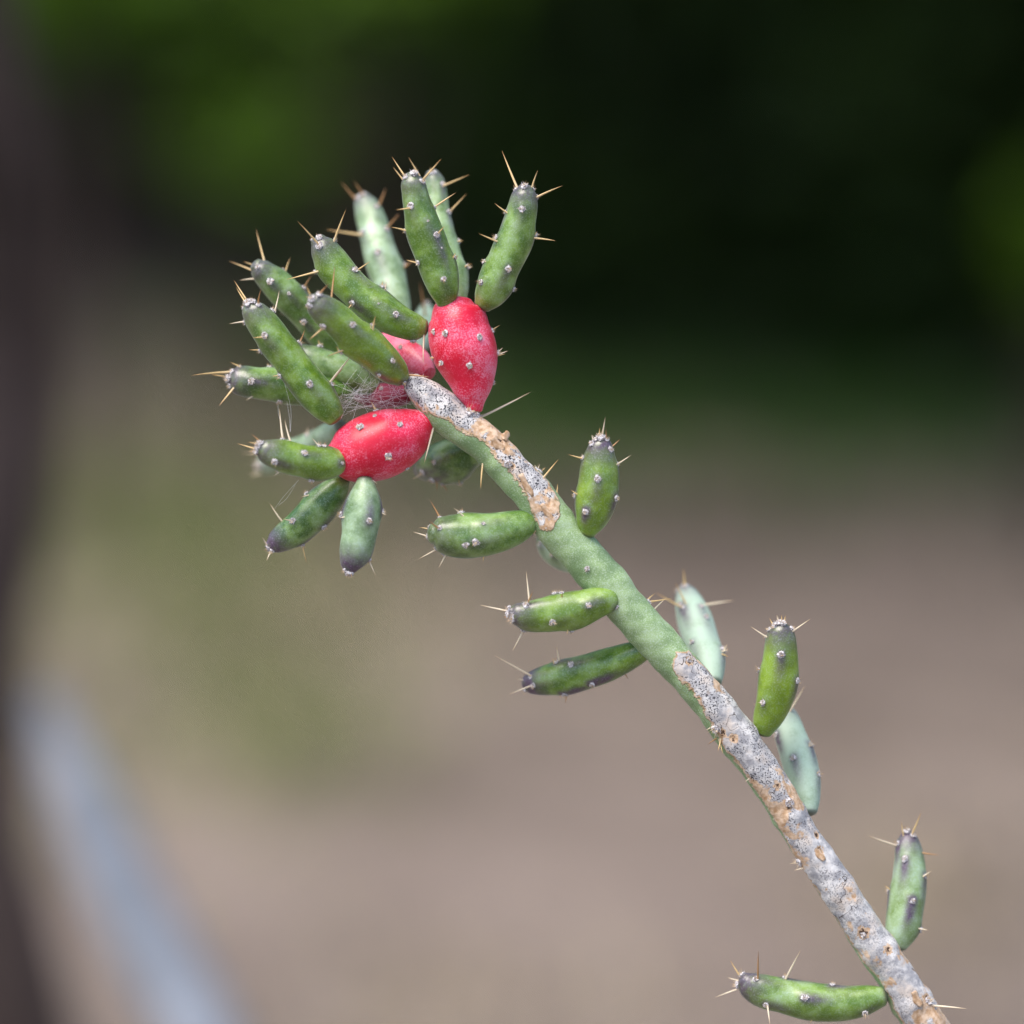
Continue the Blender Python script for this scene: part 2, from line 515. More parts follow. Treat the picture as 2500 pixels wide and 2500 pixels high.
small_shrub('leafy green shrub in front of the dense bush beside the dark gap', 2620, 620, 4.4, 0.07, 0.05, 170, 0.06)
small_shrub('leafy green shrub overhanging the shade beside the dark tree trunk', 190, 20, 4.35, 0.07, 0.10, 260, 0.05)
small_shrub('bright green shrub hanging into the shade above the cactus tips', 900, -60, 4.35, 0.07, 0.13, 330, 0.05)
small_shrub('dim green shrub standing inside the shade left of the cactus', 570, 330, 5.2, 0.09, 0.09, 115, 0.05)

def blades(name, label, cat, spots, mat, n, h, wid):
    Vs, Fs = [], []
    k = 0
    for _ in range(n):
        cx, cy, rr = spots[rng.integers(0, len(spots))]
        a, q = rng.uniform(0, 2 * math.pi), rr * abs(rng.normal(0, 0.75))
        x, y = cx + q * math.cos(a), cy + q * 1.6 * math.sin(a)
        z = gz(x, y) - 0.004
        L = h * rng.uniform(0.4, 1.2)
        b = rng.uniform(0, 2 * math.pi)
        lean = rng.uniform(0.2, 0.9) * L
        w = wid * rng.uniform(.6, 1.3)
        dx, dy = math.cos(b), math.sin(b)
        Vs += [(x - dy * w, y + dx * w, z), (x + dy * w, y - dx * w, z),
               (x + dx * lean * .4 + dy * w * .7, y + dy * lean * .4 - dx * w * .7, z + L * .6),
               (x + dx * lean, y + dy * lean, z + L * .85)]
        Fs.append((k, k + 1, k + 2, k + 3))
        k += 4
    o = add(name, make_mesh(name, Vs, np.array(Fs), False, [M[mat]]))
    return tag(o, label, cat, None, 'stuff')

sp = []
for (px, py, rr) in [(330, 1330, .20), (430, 1500, .20), (580, 1680, .17), (660, 1850, .14), (300, 1180, .20), (560, 1300, .2)]:
    x, y = gpoint(px, py)
    sp.append((x, y, rr))
blades('green_grass', 'patch of short green grass on the dry soil left of the cactus', 'grass', sp, 'weed', 2300, 0.035, 0.005)
sp2 = [(*gpoint(1420, 1040), .20), (*gpoint(1300, 1100), .16), (*gpoint(1750, 950), .3), (*gpoint(2100, 960), .3), (*gpoint(2400, 1000), .3), (*gpoint(900, 850), .3)]
blades('grass_fringe', 'strip of green grass where the soil meets the shade', 'grass', sp2, 'fringe', 3000, 0.05, 0.006)
sp3 = [(rng.uniform(-2.5, 2.5), rng.uniform(2.6, 5.5), rng.uniform(.08, .3)) for _ in range(70)]
blades('dry_grass', 'scattered dry straw-coloured grass on the brown soil', 'grass', sp3, 'straw', 6000, 0.04, 0.004)

# ------------------------------------------------------------------ dark trunk at the left and the pale branch that leans on it
def woody(name, pts, nseg, mat, rough=0.08, n=120, parent=None, lump=9.0):
    cr = catmull(np.array(pts), n)
    V, F, c, r, T, Nn = tube(cr, nseg, 0.2, 0.2, 4)
    ph = rng.uniform(0, 6.28, 6)
    s = np.repeat(np.arange(len(c)) / len(c) * lump, nseg)
    ang = np.tile(np.linspace(0, 2 * math.pi, nseg, endpoint=False), len(c))
    dsp = np.sin(s * 3 + ph[0] + 2 * ang) + 0.6 * np.sin(s * 7 + ph[1] + 3 * ang) + 0.5 * np.sin(5 * ang + s * 1.3 + ph[2]) + 0.3 * np.sin(11 * ang + ph[3] + 0.5 * s)
    V = V + Nn * (dsp * rough * np.repeat(r, nseg))[:, None]
    return add(name, make_mesh(name, V, F, True, [mat]), parent)

TY = 1.36
def at(px, py, y):
    v = ray(px, py); k = y / v.y
    return [v.x * k, y, CAM_H + v.z * k]
tb = at(-60, 2480, TY)
tt = at(-200, 0, TY)
troot = add('dark_tree', None, loc=(tb[0] + .03, TY, 0))
tag(troot, 'dark brown rough tree trunk rising beside the pale leaning branch', 'tree')
bx, by = tb[0] + .03, TY
loc = lambda p, r: [p[0] - bx, p[1] - by, p[2], r]
woody('trunk', [[0.02, 0, -0.06, .055], [0.01, 0, 0.2, .042], loc(at(-60, 2400, TY), .031), loc(at(-150, 2000, TY), .030), loc(at(-125, 1250, TY), .031),
                loc(at(-125, 900, TY), .029), loc(at(-140, 480, TY), .029), loc(tt, .028), [tt[0] - bx - .05, .05, 1.35, .03], [tt[0] - bx - .05, .12, 1.9, .015]], 28, M['bark'], 0.07, 160, troot)
cs = np.array([[random.gauss(-.2, .35), random.gauss(.2, .3), 1.85 + random.gauss(0, .18)] for _ in range(30)])
V, F = leaf_cloud(cs, np.full(30, .16), 1600, 0.05)
add('crown', make_mesh('crown', V, F, False, [M['leaf_mid']]), troot)
add('limb', limb_mesh('limb', [[[tt[0] - bx - .05, .05, 1.33, .018], [-.25, .15, 1.6, .012], [-.45, .3, 1.85, .005]],
                               [[tt[0] - bx - .05, .06, 1.4, .016], [.02, .2, 1.7, .01], [.1, .35, 1.9, .004]]], M['bark']), troot)
# pale branch: foot on the soil, head against the trunk
pA, pB, pC = at(475, 2500, 1.16), at(290, 2150, 1.22), at(190, 1920, 1.27)
pD = at(115, 1730, 1.315)
foot = [pA[0] + .24, 1.02, 0.0]
foot[2] = gz(foot[0], foot[1]) - 0.01
db = woody('dead_branch', [[*foot, .015], [*(np.array(foot) * .45 + np.array(pA) * .55), .0125], [*pA, .0108], [*pB, .0100], [*pC, .0085], [*pD, .0055]], 20, M['deadwood'], 0.05, 90)
tag(db, 'pale grey weathered dead branch leaning on the dark tree trunk', 'branch')

# ------------------------------------------------------------------ cactus: shared small pieces
def spine_mesh(name, mat, bend):
    V, F = [], []
    prof = [(0, 1.15), (0.06, 1.0), (0.35, 0.85), (0.7, 0.52), (0.92, 0.2), (1.0, 0.02)]
    for z, r in prof:
        for k in range(6):
            a = k * math.pi / 3
            V.append((r * math.cos(a) , r * math.sin(a), z))
    V = np.array(V)
    V[:, 0] += bend * (V[:, 2] ** 2)          # bend is in radii
    for i in range(len(prof) - 1):
        for k in range(6):
            F.append((i * 6 + k, i * 6 + (k + 1) % 6, (i + 1) * 6 + (k + 1) % 6, (i + 1) * 6 + k))
    return make_mesh(name, V, np.array(F), True, [mat])

SPM = {k: [spine_mesh('spine', M[k], b) for b in (-2.2, -0.7, 0.0, 0.9, 1.8)] for k in ('spine', 'spine_pale', 'spine_dark')}

def areole_mesh(seed):
    r = random.Random(seed)
    bm = bmesh.new()
    bmesh.ops.create_icosphere(bm, subdivisions=2, radius=1.0)
    asp = r.uniform(.85, 1.3)
    for v in bm.verts:
        k = 1 + r.uniform(-.25, .2)
        v.co = Vector((v.co.x * k * .8, v.co.y * k * .8 * asp, v.co.z * .5 * k))
        if v.co.z > 0.15 and math.hypot(v.co.x, v.co.y) < .42:
            v.co.z -= .22
    for k in range(26):                        # wool hairs and glochid bristles
        wool = k < 14
        a = r.uniform(0, 6.28); q = r.uniform(.45, .8) if wool else r.uniform(0, .45)
        b = Vector((q * math.cos(a), q * math.sin(a) * asp, .1))
        out_ = r.uniform(.05, .32) if wool else r.uniform(.2, .7)
        t = b + Vector((math.cos(a) * out_ + r.uniform(-.25, .25), math.sin(a) * out_ + r.uniform(-.25, .25), r.uniform(.2, .5) if wool else r.uniform(.6, 1.5)))
        w = .11 if wool else .08
        vs_ = [bm.verts.new(b + Vector((w * math.cos(t_), w * math.sin(t_), 0))) for t_ in (0, 2.1, 4.2)] + [bm.verts.new(t)]
        for i in range(3):
            bm.faces.new((vs_[i], vs_[(i + 1) % 3], vs_[3])).material_index = 0 if wool else 1
    me = bpy.data.meshes.new('areole')
    bm.to_mesh(me); bm.free()
    me.materials.append(M['wool']); me.materials.append(M['bristle'])
    return me

ARM = [areole_mesh(s) for s in range(8)]

def orient(loc, nor, s, sz=None, spin=None):
    q = Vector(nor).to_track_quat('Z', 'Y').to_matrix().to_4x4()
    return Matrix.Translation(loc) @ q @ Matrix.Rotation(spin if spin is not None else random.uniform(0, 6.28), 4, 'Z') @ Matrix.Diagonal((s, s, sz or s, 1))

ORIGIN = Vector((0, 0, 0))
def add_areole(parent, loc, nor, k=1.0):
    s = 0.00052 * k
    return add('areole', random.choice(ARM), parent, mat=Matrix.Translation(-ORIGIN) @ orient(loc + nor * s * 0.05, nor, s))

def add_spine(parent, a, b, r=0.00019, kind='spine'):
    d = b - a
    o = add('spine', random.choice(SPM[kind]), parent, mat=Matrix.Translation(-ORIGIN) @ orient(a - d.normalized() * 0.0003, d, r, d.length + 0.0003))
    return o

# ------------------------------------------------------------------ the cactus
foot_xy = (0.235, 0.73)
ORIGIN = Vector((foot_xy[0], foot_xy[1], gz(*foot_xy)))
cactus = add('pencil_cactus', None, loc=ORIGIN)
tag(cactus, 'thin spiny cactus branch with pencil-like green segments, red fruits and grey corky stem', 'cactus')

STEM_Y = []
stem_pts = [(778, 722, 20), (800, 742, 30), (835, 775, 34), (880, 812, 35), (918, 838, 35), (960, 885, 36), (997, 922, 37), (1030, 965, 38),
            (1056, 1003, 39), (1095, 1045, 40), (1135, 1090, 40), (1185, 1150, 39), (1235, 1205, 38), (1298, 1275, 36), (1345, 1330, 36),
            (1388, 1388, 36), (1430, 1445, 35), (1470, 1505, 33), (1505, 1565, 32), (1545, 1625, 33), (1592, 1695, 34), (1640, 1770, 35),
            (1685, 1835, 36), (1722, 1895, 38), (1760, 1955, 39)]
rows = []
for (x, y, r) in stem_pts:
    d = 0.006 * max(0, (y - 1300) / 650)
    p = P(x * WIN[0][2], y * WIN[0][2], d)
    rows.append([*p, r * WIN[0][2] * S0 * (DIST + d), y])
vis_end = len(rows)
pe = np.array(rows[-1][:3]); r_e = rows[-1][3]
for k, (f, r) in enumerate([(.08, 1.02), (.25, 1.1), (.5, 1.3), (.75, 1.6), (.93, 2.0), (1.0, 2.6)]):
    tgt = np.array([foot_xy[0], foot_xy[1], ORIGIN.z - 0.02])
    p = pe + (tgt - pe) * np.array([1 - (1 - f) ** 2.0, f, f])
    rows.append([*p, r_e * r, 2000 + 600 * f])
rows = np.array(rows)
visr = catmull(rows[:vis_end + 1], 420)
lower = catmull(rows[vis_end:], 90)[1:]
allr = np.vstack([visr, lower])
NS = 56
V, F, c, r, T, Nn = tube(allr[:, :4], NS, 0.6, 0.2, 6)
yF = np.concatenate([np.full(6, allr[0, 4]), allr[:, 4], np.full(6, allr[-1, 4])])
KEY = np.array([(700, 45, 150), (740, 45, 115), (785, 45, 60), (850, 45, 52), (900, 45, 50), (935, 25, 52), (965, 0, 48), (985, -15, 34), (1003, -15, -25),
                (1060, 0, -70), (1200, 30, -70), (1232, 20, -20), (1250, 20, 42), (1300, 32, 60), (1380, 32, 88), (1450, 32, 92), (1550, 32, 95), (1600, 28, 112), (1700, 28, 118),
                (1790, 32, 96), (1870, 32, 90), (1960, 30, 100), (2050, 0, 190), (3000, 0, 200)], float)
cen = np.interp(yF, KEY[:, 0], KEY[:, 1]); hw = np.interp(yF, KEY[:, 0], KEY[:, 2])
toC = -np.array(FWD)
ur = np.cross(T, toC)                           # T points down-right, so this points up-right in the picture
ur /= np.linalg.norm(ur, axis=1)[:, None]
if ur[100].dot(np.array(RGT)) < 0:
    ur = -ur
NnR = Nn.reshape(len(c), NS, 3)
ang = np.degrees(np.arctan2((NnR * ur[:, None, :]).sum(-1), (NnR * toC).sum(-1)))
df = (ang - cen[:, None] + 180) % 360 - 180
bark = np.clip((hw[:, None] - np.abs(df)) / 45.0, -1.5, 1.5)
lump = (np.sin(yF[:, None] * .045 + np.radians(ang) * 2) + np.sin(yF[:, None] * .11 + 1.3 + np.radians(ang) * 3) + 0.6 * np.sin(yF[:, None] * .23 + 0.4 - np.radians(ang) * 4)) * 0.02
lump = lump + np.clip(bark, 0, .4) * (np.sin(yF[:, None] * .31 + np.radians(ang) * 5) * np.sin(yF[:, None] * .17 - np.radians(ang) * 3)) * 0.035
for (ny_, nw_, na_) in [(775, 14, .10), (868, 9, .07), (990, 18, .06), (1110, 14, .05), (1395, 16, .09), (1540, 10, .08), (1680, 10, .05), (1795, 12, .07), (1890, 12, .08)]:
    lump = lump + (na_ * np.exp(-((yF - ny_) / nw_) ** 2))[:, None]        # swollen nodes
lump2 = np.clip(bark, 0, .25) * 0.06
V = V + Nn * (r[:, None] * (lump + lump2)).reshape(-1, 1)
knot = np.zeros(len(V))
kb = bvh_of(V, F)
for w_, x_, y_, k_ in [(8, 915, 1270, 1.2), (8, 1375, 1745, 1.1), (9, 545, 790, 1.0), (8, 600, 680, 1.0), (9, 1065, 1440, .8), (7, 470, 930, .8), (5, 715, 245, 1.0), (9, 960, 1230, .8), (9, 1330, 1690, .8), (8, 1095, 1390, 1.0), (5, 800, 445, .7), (7, 740, 1545, 1.0)]:
    l_, _n = hit(kb, *px_of(w_, x_, y_), 0.002)
    q_ = np.linalg.norm(V - np.array(l_), axis=1) / (0.0008 * k_)
    knot = np.maximum(knot, np.exp(-q_ ** 2))
V = V - Nn * (knot * 0.00022)[:, None]
speck = np.repeat(np.interp(yF, [700, 1150, 1500, 1600, 1700, 1800, 1960], [1, 1, .9, .7, .45, .35, .5])[:, None], NS, 1)
tan_ = np.repeat(np.interp(yF, [700, 800, 930, 945, 1000, 1250, 1400, 1450, 1600, 1700, 1800, 1960], [.1, .1, .3, .9, .5, .2, .3, .7, .6, .2, .6, .5])[:, None], NS, 1)
stem_bvh = bvh_of(V, F)
stem = add('stem', make_mesh('stem', V - np.array(ORIGIN), F, True, [M['stem']], None, {'bark': bark.ravel(), 'speck': speck.ravel(), 'tan': tan_.ravel(), 'knot': knot}), cactus)
stem['label'] = 'slender green stem patched with grey speckled corky bark'

def segment(name, w, pts, d_tip, d_base, bloom=0.3, purple=0.5, yellow_or_shade=0.2, areoles=(), spines=(), mat='segment', back=4, cap=(0.6, 0.5), flip=False,
            nring=76, nseg=40, label=None, streak=1.0, sag=0.0, sp_r=1.0):
    """pts run tip -> base in the measuring window w; areoles (win,x,y[,k]); spines (win,x0,y0,x1,y1[,kind])"""
    k = WIN[w][2]
    rows = []
    pp = np.array(pts, float)
    seg = np.concatenate([[0], np.cumsum(np.linalg.norm(np.diff(pp[:, :2], axis=0), axis=1))])
    seg /= seg[-1]
    for (x, y, rr), t in zip(pts, seg):
        d = d_tip + (d_base - d_tip) * t + sag * 4 * t * (1 - t)
        px, py = px_of(w, x, y)
        rows.append([*P(px, py, d), rr * k * S0 * (DIST + d)])
    cr = catmull(rows, nring)
    V, F, c, r, T, Nn = tube(cr, nseg, cap[0], cap[1], 7)
    n = len(c)
    bvh = bvh_of(V, F)
    arclen = np.concatenate([[0], np.cumsum(np.linalg.norm(np.diff(c, axis=0), axis=1))])
    rmax = r.max()
    dm = (d_tip + d_base) / 2
    spots = []
    for a in areoles:
        px, py = px_of(*a[:3])
        loc, nor = hit(bvh, px, py, dm)
        spots.append((loc, nor, a[3] if len(a) > 3 else 1.0))
    # areoles on the far side
    for j in range(back):
        t = 0.16 + 0.7 * (j + 0.5) / max(back, 1)
        i = int(t * (n - 1))
        a = R(180) + (-1) ** j * R(38) + random.uniform(-.2, .2)
        f = int(round(a / (2 * math.pi) * nseg)) % nseg
        idx = i * nseg + f
        spots.append((Vector(V[idx]), Vector(Nn[idx]), random.uniform(.8, 1.1)))
    # relief and staining round the areoles
    ring = np.repeat(np.arange(n), nseg)
    Tv = T[ring]; rv = r[ring]
    pur = np.zeros(len(V)); disp = np.zeros(len(V))
    for loc, nor, kk in spots:
        rel = V - np.array(loc)
        aa = (rel * Tv).sum(1) / rmax                 # + towards the base
        bb = np.linalg.norm(rel - (rel * Tv).sum(1)[:, None] * Tv, axis=1) / rmax
        bump = np.exp(-(bb / 0.42) ** 2) * np.where(aa > 0, np.exp(-(aa / 1.2) ** 2), np.exp(-(aa / 0.45) ** 2))
        disp = np.maximum(disp, bump)
        st = np.exp(-(bb / 0.28) ** 2.4) * np.where(aa > -.1, np.exp(-(np.maximum(aa, 0) / 1.4) ** 2.4), np.exp(-((aa + .1) / .25) ** 2))
        pur = np.maximum(pur, st * streak * (0.45 + 0.65 * purple) * random.uniform(.35, 1.2))
    tip = arclen[ring] / rmax
    scar = np.clip(0.75 - (arclen[-1] - arclen[ring]) / rmax * 2.6, 0, 1)
    if mat == 'segment':
        V = V + Nn * (disp * rv * 0.11)[:, None]
        pur = np.clip(np.maximum(pur, np.clip(1.42 - tip * 0.78, 0, 1) * (0.30 + 0.95 * purple)), 0, 1)
        endt = (arclen[-1] - arclen[ring]) / rmax
        pur = np.maximum(pur, np.clip(0.35 - endt * .8, 0, 1) * .6)
        wob = 0.026 * np.sin(tip * 1.9 + random.uniform(0, 6)) + 0.022 * np.sin(np.tile(np.arange(nseg), n) / nseg * 12.56 + tip * 0.8 + random.uniform(0, 6))
        V = V + Nn * (wob * rv)[:, None]
    else:
        V = V + Nn * ((0.012 * np.sin(np.tile(np.arange(nseg), n) / nseg * 18.8 + tip * 1.5) + 0.010 * np.sin(tip * 4)) * rv)[:, None]
        V = V - Nn * (disp * rv * 0.018)[:, None]
    me = make_mesh(name, V - np.array(ORIGIN), F, True, [M[mat]], None,
                   {'purple': pur, 'bloom': np.full(len(V), bloom), 'yellow_or_shade': np.full(len(V), yellow_or_shade if mat == 'segment' else max(0.0, yellow_or_shade - 0.2)), 'scar': scar})
    o = add(name, me, cactus)
    if label:
        o['label'] = label
    bvh2 = bvh_of(V, F)
    for loc, nor, kk in spots:
        l2, n2, *_ = bvh2.find_nearest(loc)
        add_areole(o, l2, n2, kk)
    for s in spines:
        place_spine(o, bvh2, dm, s, sp_r)
    return o, bvh2

def place_spine(parent, bvh, dm, s, sp_r=1.0):
    px, py = px_of(s[0], s[1], s[2])
    loc, nor = hit(bvh, px, py, dm)
    qx, qy = px_of(s[0], s[3], s[4])
    d = depth_of(loc)
    screen = math.hypot(qx - px, qy - py) * S0 * DIST
    nz = max(-1.0, min(1.0, nor.dot(FWD)))
    tgt = P(qx, qy, d + max(-0.0035, min(0.0035, nz * screen * 0.6)))
    kind = s[5] if len(s) > 5 else 'spine'
    rr = (0.00012 + min(screen, 0.007) * 0.0125) * sp_r
    add_spine(parent, loc, tgt, rr, kind)

PALE, DARK = 'spine_pale', 'spine_dark'
SEG = 'stem_segment'

# --- fruits
H1, H1b = segment('fruit', 4, [(1405, 358, 150), (1402, 420, 212), (1420, 520, 266), (1437, 660, 304), (1475, 800, 316), (1520, 950, 290), (1548, 1100, 234), (1562, 1260, 158), (1570, 1345, 100), (1572, 1400, 80)],
    0.001, 0.0, bloom=.50, mat='fruit', back=5, cap=(.25, .3), nseg=56, nring=90, label='red speckled egg-shaped fruit crowned by three upright green segments',
    areoles=[(4, 1185, 655, 1.0), (4, 1300, 672, 1.35), (4, 1625, 705, 1.2), (4, 1530, 975, 1.15), (4, 1265, 950, 1.15), (4, 1810, 855, 1.2), (4, 1760, 640, .9), (4, 1800, 1150, .8), (4, 1180, 905, .8)],
    spines=[(4, 1750, 637, 1815, 592), (4, 1815, 875, 1897, 835, PALE), (4, 1812, 850, 1850, 808, PALE), (4, 1815, 880, 1875, 862), (4, 1190, 905, 1150, 900)])
H2, _ = segment('fruit', 4, [(660, 760, 80), (730, 790, 130), (850, 845, 158), (980, 905, 150), (1080, 975, 118), (1150, 1050, 70)], 0.016, 0.006, bloom=.85, mat='fruit', back=3, cap=(.3, .3),
    label='pink fruit half hidden behind the green segments', areoles=[(4, 880, 800, 1.0), (4, 1000, 750, 1.1)], spines=[(4, 880, 800, 890, 760)])
H3, H3b = segment('fruit', 0, [(627, 866, 27), (641, 863, 43), (666, 856, 57), (700, 845, 65), (735, 832, 63.5), (765, 819, 55), (788, 806, 41), (806, 796, 25), (816, 792, 16)], -0.001, 0.0, bloom=.40, mat='fruit',
    back=5, cap=(.35, .3), nseg=56, nring=90, label='red fruit lying sideways with green segments spreading from its end',
    areoles=[(4, 495, 1550, 1.55), (4, 875, 1530, 1.1), (4, 765, 1830, 1.4), (4, 635, 1447, .8), (4, 645, 1375, .9), (0, 768, 884, .8)],
    spines=[(4, 650, 1385, 600, 1310), (4, 640, 1385, 610, 1330), (4, 1190, 1560, 1105, 1895, PALE)])
H4, _ = segment('fruit', 4, [(490, 1250, 70), (590, 1258, 108), (730, 1262, 122), (860, 1258, 105), (960, 1240, 80)], 0.013, 0.004, bloom=.2, yellow_or_shade=1.1, mat='fruit', back=2, cap=(.3, .3),
    label='red fruit darkened with painted shade behind the spider web', areoles=[(4, 700, 1190, .9)])  # its shade is put into the skin colour

# --- segments of the head
segment(SEG, 2, [(525, 318, 62), (528, 355, 92), (545, 460, 116), (600, 700, 138), (705, 1000, 160), (780, 1230, 146), (812, 1370, 112), (820, 1430, 85)], -0.004, -0.001, bloom=.28, purple=.45, yellow_or_shade=.15,
    areoles=[(2, 515, 580, 1.25), (2, 728, 835, 1.15), (2, 588, 1075, 1.1), (2, 795, 1215, 1.1), (2, 890, 1035, .9), (2, 738, 590, .9), (2, 465, 800, .9), (2, 470, 335, 1.2), (2, 540, 300, 1.5), (2, 605, 372, 1.1), (2, 654, 716, .45), (2, 775, 950, .35)],
    spines=[(2, 440, 350, 355, 240), (2, 450, 318, 345, 160), (2, 580, 305, 490, 155), (2, 610, 362, 780, 170), (2, 515, 597, 385, 630), (2, 740, 832, 805, 765), (2, 465, 797, 340, 750), (2, 560, 1077, 470, 1065), (2, 735, 587, 900, 460), (2, 882, 1032, 905, 988)])
segment(SEG, 2, [(700, 305, 62), (706, 340, 84), (722, 440, 98), (752, 700, 108), (822, 1000, 124), (884, 1200, 128), (915, 1320, 105), (925, 1400, 80)], 0.014, 0.007, bloom=.55, purple=.45,
    areoles=[(2, 835, 640, 1.1), (2, 990, 1120, 1.1), (2, 925, 890, .9), (2, 700, 300, 1.3), (2, 780, 400, 1.0)],
    spines=[(2, 790, 410, 1030, 305), (2, 850, 635, 1000, 475), (2, 922, 890, 970, 890), (2, 985, 1112, 1040, 1075), (2, 690, 295, 680, 240)])
segment(SEG, 2, [(1512, 432, 66), (1508, 470, 96), (1498, 530, 115), (1466, 720, 134), (1405, 920, 150), (1312, 1120, 158), (1225, 1310, 144), (1165, 1410, 110), (1140, 1450, 82)], -0.002, 0.0, bloom=.28, purple=.55, yellow_or_shade=.15,
    areoles=[(2, 1483, 610, 1.4), (2, 1275, 865, 1.1), (2, 1585, 840, 1.15), (2, 1360, 1130, 1.15), (2, 1140, 1250, 1.15), (2, 1150, 1070, .9), (2, 1408, 1310, .9), (2, 1425, 432, 1.1), (2, 1500, 415, 1.5), (2, 1580, 428, 1.1), (2, 1610, 505, .9), (2, 1350, 640, .8)],
    spines=[(2, 1440, 425, 1300, 100), (2, 1570, 418, 1608, 265), (2, 1613, 505, 1830, 390), (2, 1352, 642, 1240, 570), (2, 1262, 892, 1100, 825), (2, 1590, 862, 1780, 880), (2, 1600, 830, 1622, 812), (2, 1165, 1070, 1125, 1040, PALE)])
segment(SEG, 2, [(95, 505, 58), (103, 540, 86), (128, 600, 106), (190, 790, 134), (245, 1000, 150), (308, 1200, 154), (362, 1400, 142), (395, 1590, 110), (405, 1680, 80)], 0.026, 0.014, bloom=.75, purple=.5,
    areoles=[(2, 50, 515, 1.2), (2, 95, 490, 1.3), (2, 205, 600, 1.15), (2, 295, 790, 1.15), (2, 225, 1000, 1.2), (2, 268, 1300, 1.1), (2, 52, 800, 1.1), (2, 450, 1100, 1)],
    spines=[(1, 1580, 495, 1435, 320, DARK), (1, 1650, 455, 1560, 310, DARK), (1, 1800, 545, 1870, 380, DARK), (1, 1600, 820, 1290, 780), (2, 340, 740, 420, 650, DARK), (2, 455, 1120, 540, 1045, DARK), (2, 262, 1292, 255, 1235), (2, 285, 1300, 300, 1235, PALE)], sp_r=1.25)
# the tip seen between the back segments
segment(SEG, 4, [(1122, 440, 55), (1120, 480, 85), (1108, 560, 110), (1075, 680, 118), (1030, 800, 90), (1010, 850, 70)], 0.034, 0.016, bloom=1.0, purple=.3, areoles=[(4, 1130, 400, 1.2)], spines=[(4, 1130, 370, 1060, 175, DARK)], sp_r=1.3)
segment(SEG, 4, [(107, -205, 72), (135, -160, 108), (190, -60, 140), (365, 175, 161), (560, 355, 171), (780, 512, 163), (950, 590, 141), (1060, 612, 108), (1105, 616, 80)], 0.001, 0.001, bloom=.22, purple=.5, yellow_or_shade=.2,
    areoles=[(1, 1240, 930, 1.5), (1, 1235, 850, 1.2), (1, 1378, 882, 1.0), (1, 1220, 1165, 1.0), (1, 1560, 1165, 1.3), (1, 1555, 1460, 1.2), (4, 830, 495, 1.15), (4, 712, 238, 1.0), (4, 1000, 745, 1.1), (4, 670, 397, .35), (1, 1150, 860, .8)],
    spines=[(1, 1235, 920, 1035, 690), (1, 1375, 885, 1475, 570), (1, 1222, 1170, 925, 1250), (1, 1590, 1160, 1715, 1075), (1, 1550, 1470, 1495, 1530), (4, 1100, 690, 1090, 950, PALE), (4, 705, 228, 712, 180), (4, 740, 250, 748, 195, PALE), (4, 540, 570, 600, 552, PALE)])
segment(SEG, 1, [(640, 1110, 66), (665, 1135, 96), (720, 1190, 122), (800, 1260, 144), (965, 1430, 152), (1130, 1600, 150), (1310, 1800, 146), (1480, 1960, 118), (1560, 2030, 85)], 0.0075, 0.013, bloom=.35, purple=.5, yellow_or_shade=.15,
    areoles=[(1, 775, 1265, 1.3), (1, 1075, 1335, 1.15), (1, 1090, 1640, 1.1), (1, 945, 1378, .7), (1, 605, 1085, 1.2), (1, 720, 1050, 1.1), (1, 590, 1180, 1.3), (1, 905, 1140, 1.0), (1, 655, 1130, 1.1)],
    spines=[(1, 720, 1045, 630, 765), (1, 585, 1165, 385, 1065), (1, 605, 1085, 515, 1075), (1, 615, 1240, 480, 1245, PALE), (1, 925, 1160, 955, 1035), (1, 1100, 1320, 1150, 1200, DARK), (1, 1175, 1390, 1115, 1300), (1, 1080, 1645, 1040, 1650)])
segment(SEG, 4, [(60, 355, 72), (88, 385, 104), (140, 435, 128), (275, 535, 154), (445, 705, 169), (630, 850, 174), (770, 985, 160), (860, 1065, 115), (890, 1095, 85)], -0.010, -0.001, bloom=.15, purple=.5, yellow_or_shade=.35,
    areoles=[(4, 155, 590, 1.25), (4, 425, 590, 1.25), (4, 795, 930, .9), (4, 600, 612, 1.0), (4, 335, 835, 1.0), (4, 45, 345, 1.5), (4, 110, 315, 1.3), (4, 205, 312, 1.2), (4, 25, 405, 1.2), (4, 665, 1110, .8), (4, 910, 1130, .8)],
    spines=[(4, 150, 620, 20, 735), (1, 1345, 1395, 1385, 1120, DARK), (1, 1230, 1385, 1325, 1285, DARK), (4, 620, 635, 627, 500), (4, 600, 620, 592, 575, PALE), (4, 335, 832, 190, 890), (4, 960, 1065, 1160, 1078, DARK), (4, 905, 1135, 925, 1170)], sp_r=1.05)
segment(SEG, 3, [(583, -300, 66), (596, -268, 98), (632, -212, 122), (735, -65, 146), (855, 95, 156), (965, 245, 160), (1110, 435, 166), (1240, 600, 160), (1345, 722, 126), (1385, 770, 98)], -0.004, -0.0015, bloom=.22, purple=.5, yellow_or_shade=.15,
    areoles=[(1, 560, 1470, 1.5), (1, 600, 1455, 1.2), (1, 660, 1492, 1.0), (1, 520, 1650, 1.1), (1, 725, 1770, 1.35), (1, 1040, 1850, 1.2), (1, 820, 1520, 1.2), (1, 680, 1920, 1.1), (3, 870, 370, 1.1), (3, 1145, 450, 1.25), (3, 1370, 448, .9), (1, 515, 1495, 1.1)],
    spines=[(1, 522, 1455, 440, 1310), (1, 552, 1440, 430, 1255), (1, 655, 1480, 670, 1320, DARK), (1, 822, 1550, 875, 1355, PALE), (1, 515, 1650, 380, 1650, PALE), (1, 710, 1790, 605, 1795), (1, 1050, 1850, 1105, 1720, DARK), (1, 665, 1915, 575, 1920), (3, 860, 372, 790, 382), (3, 1345, 430, 1552, 152, PALE), (3, 1352, 425, 1450, 295)])
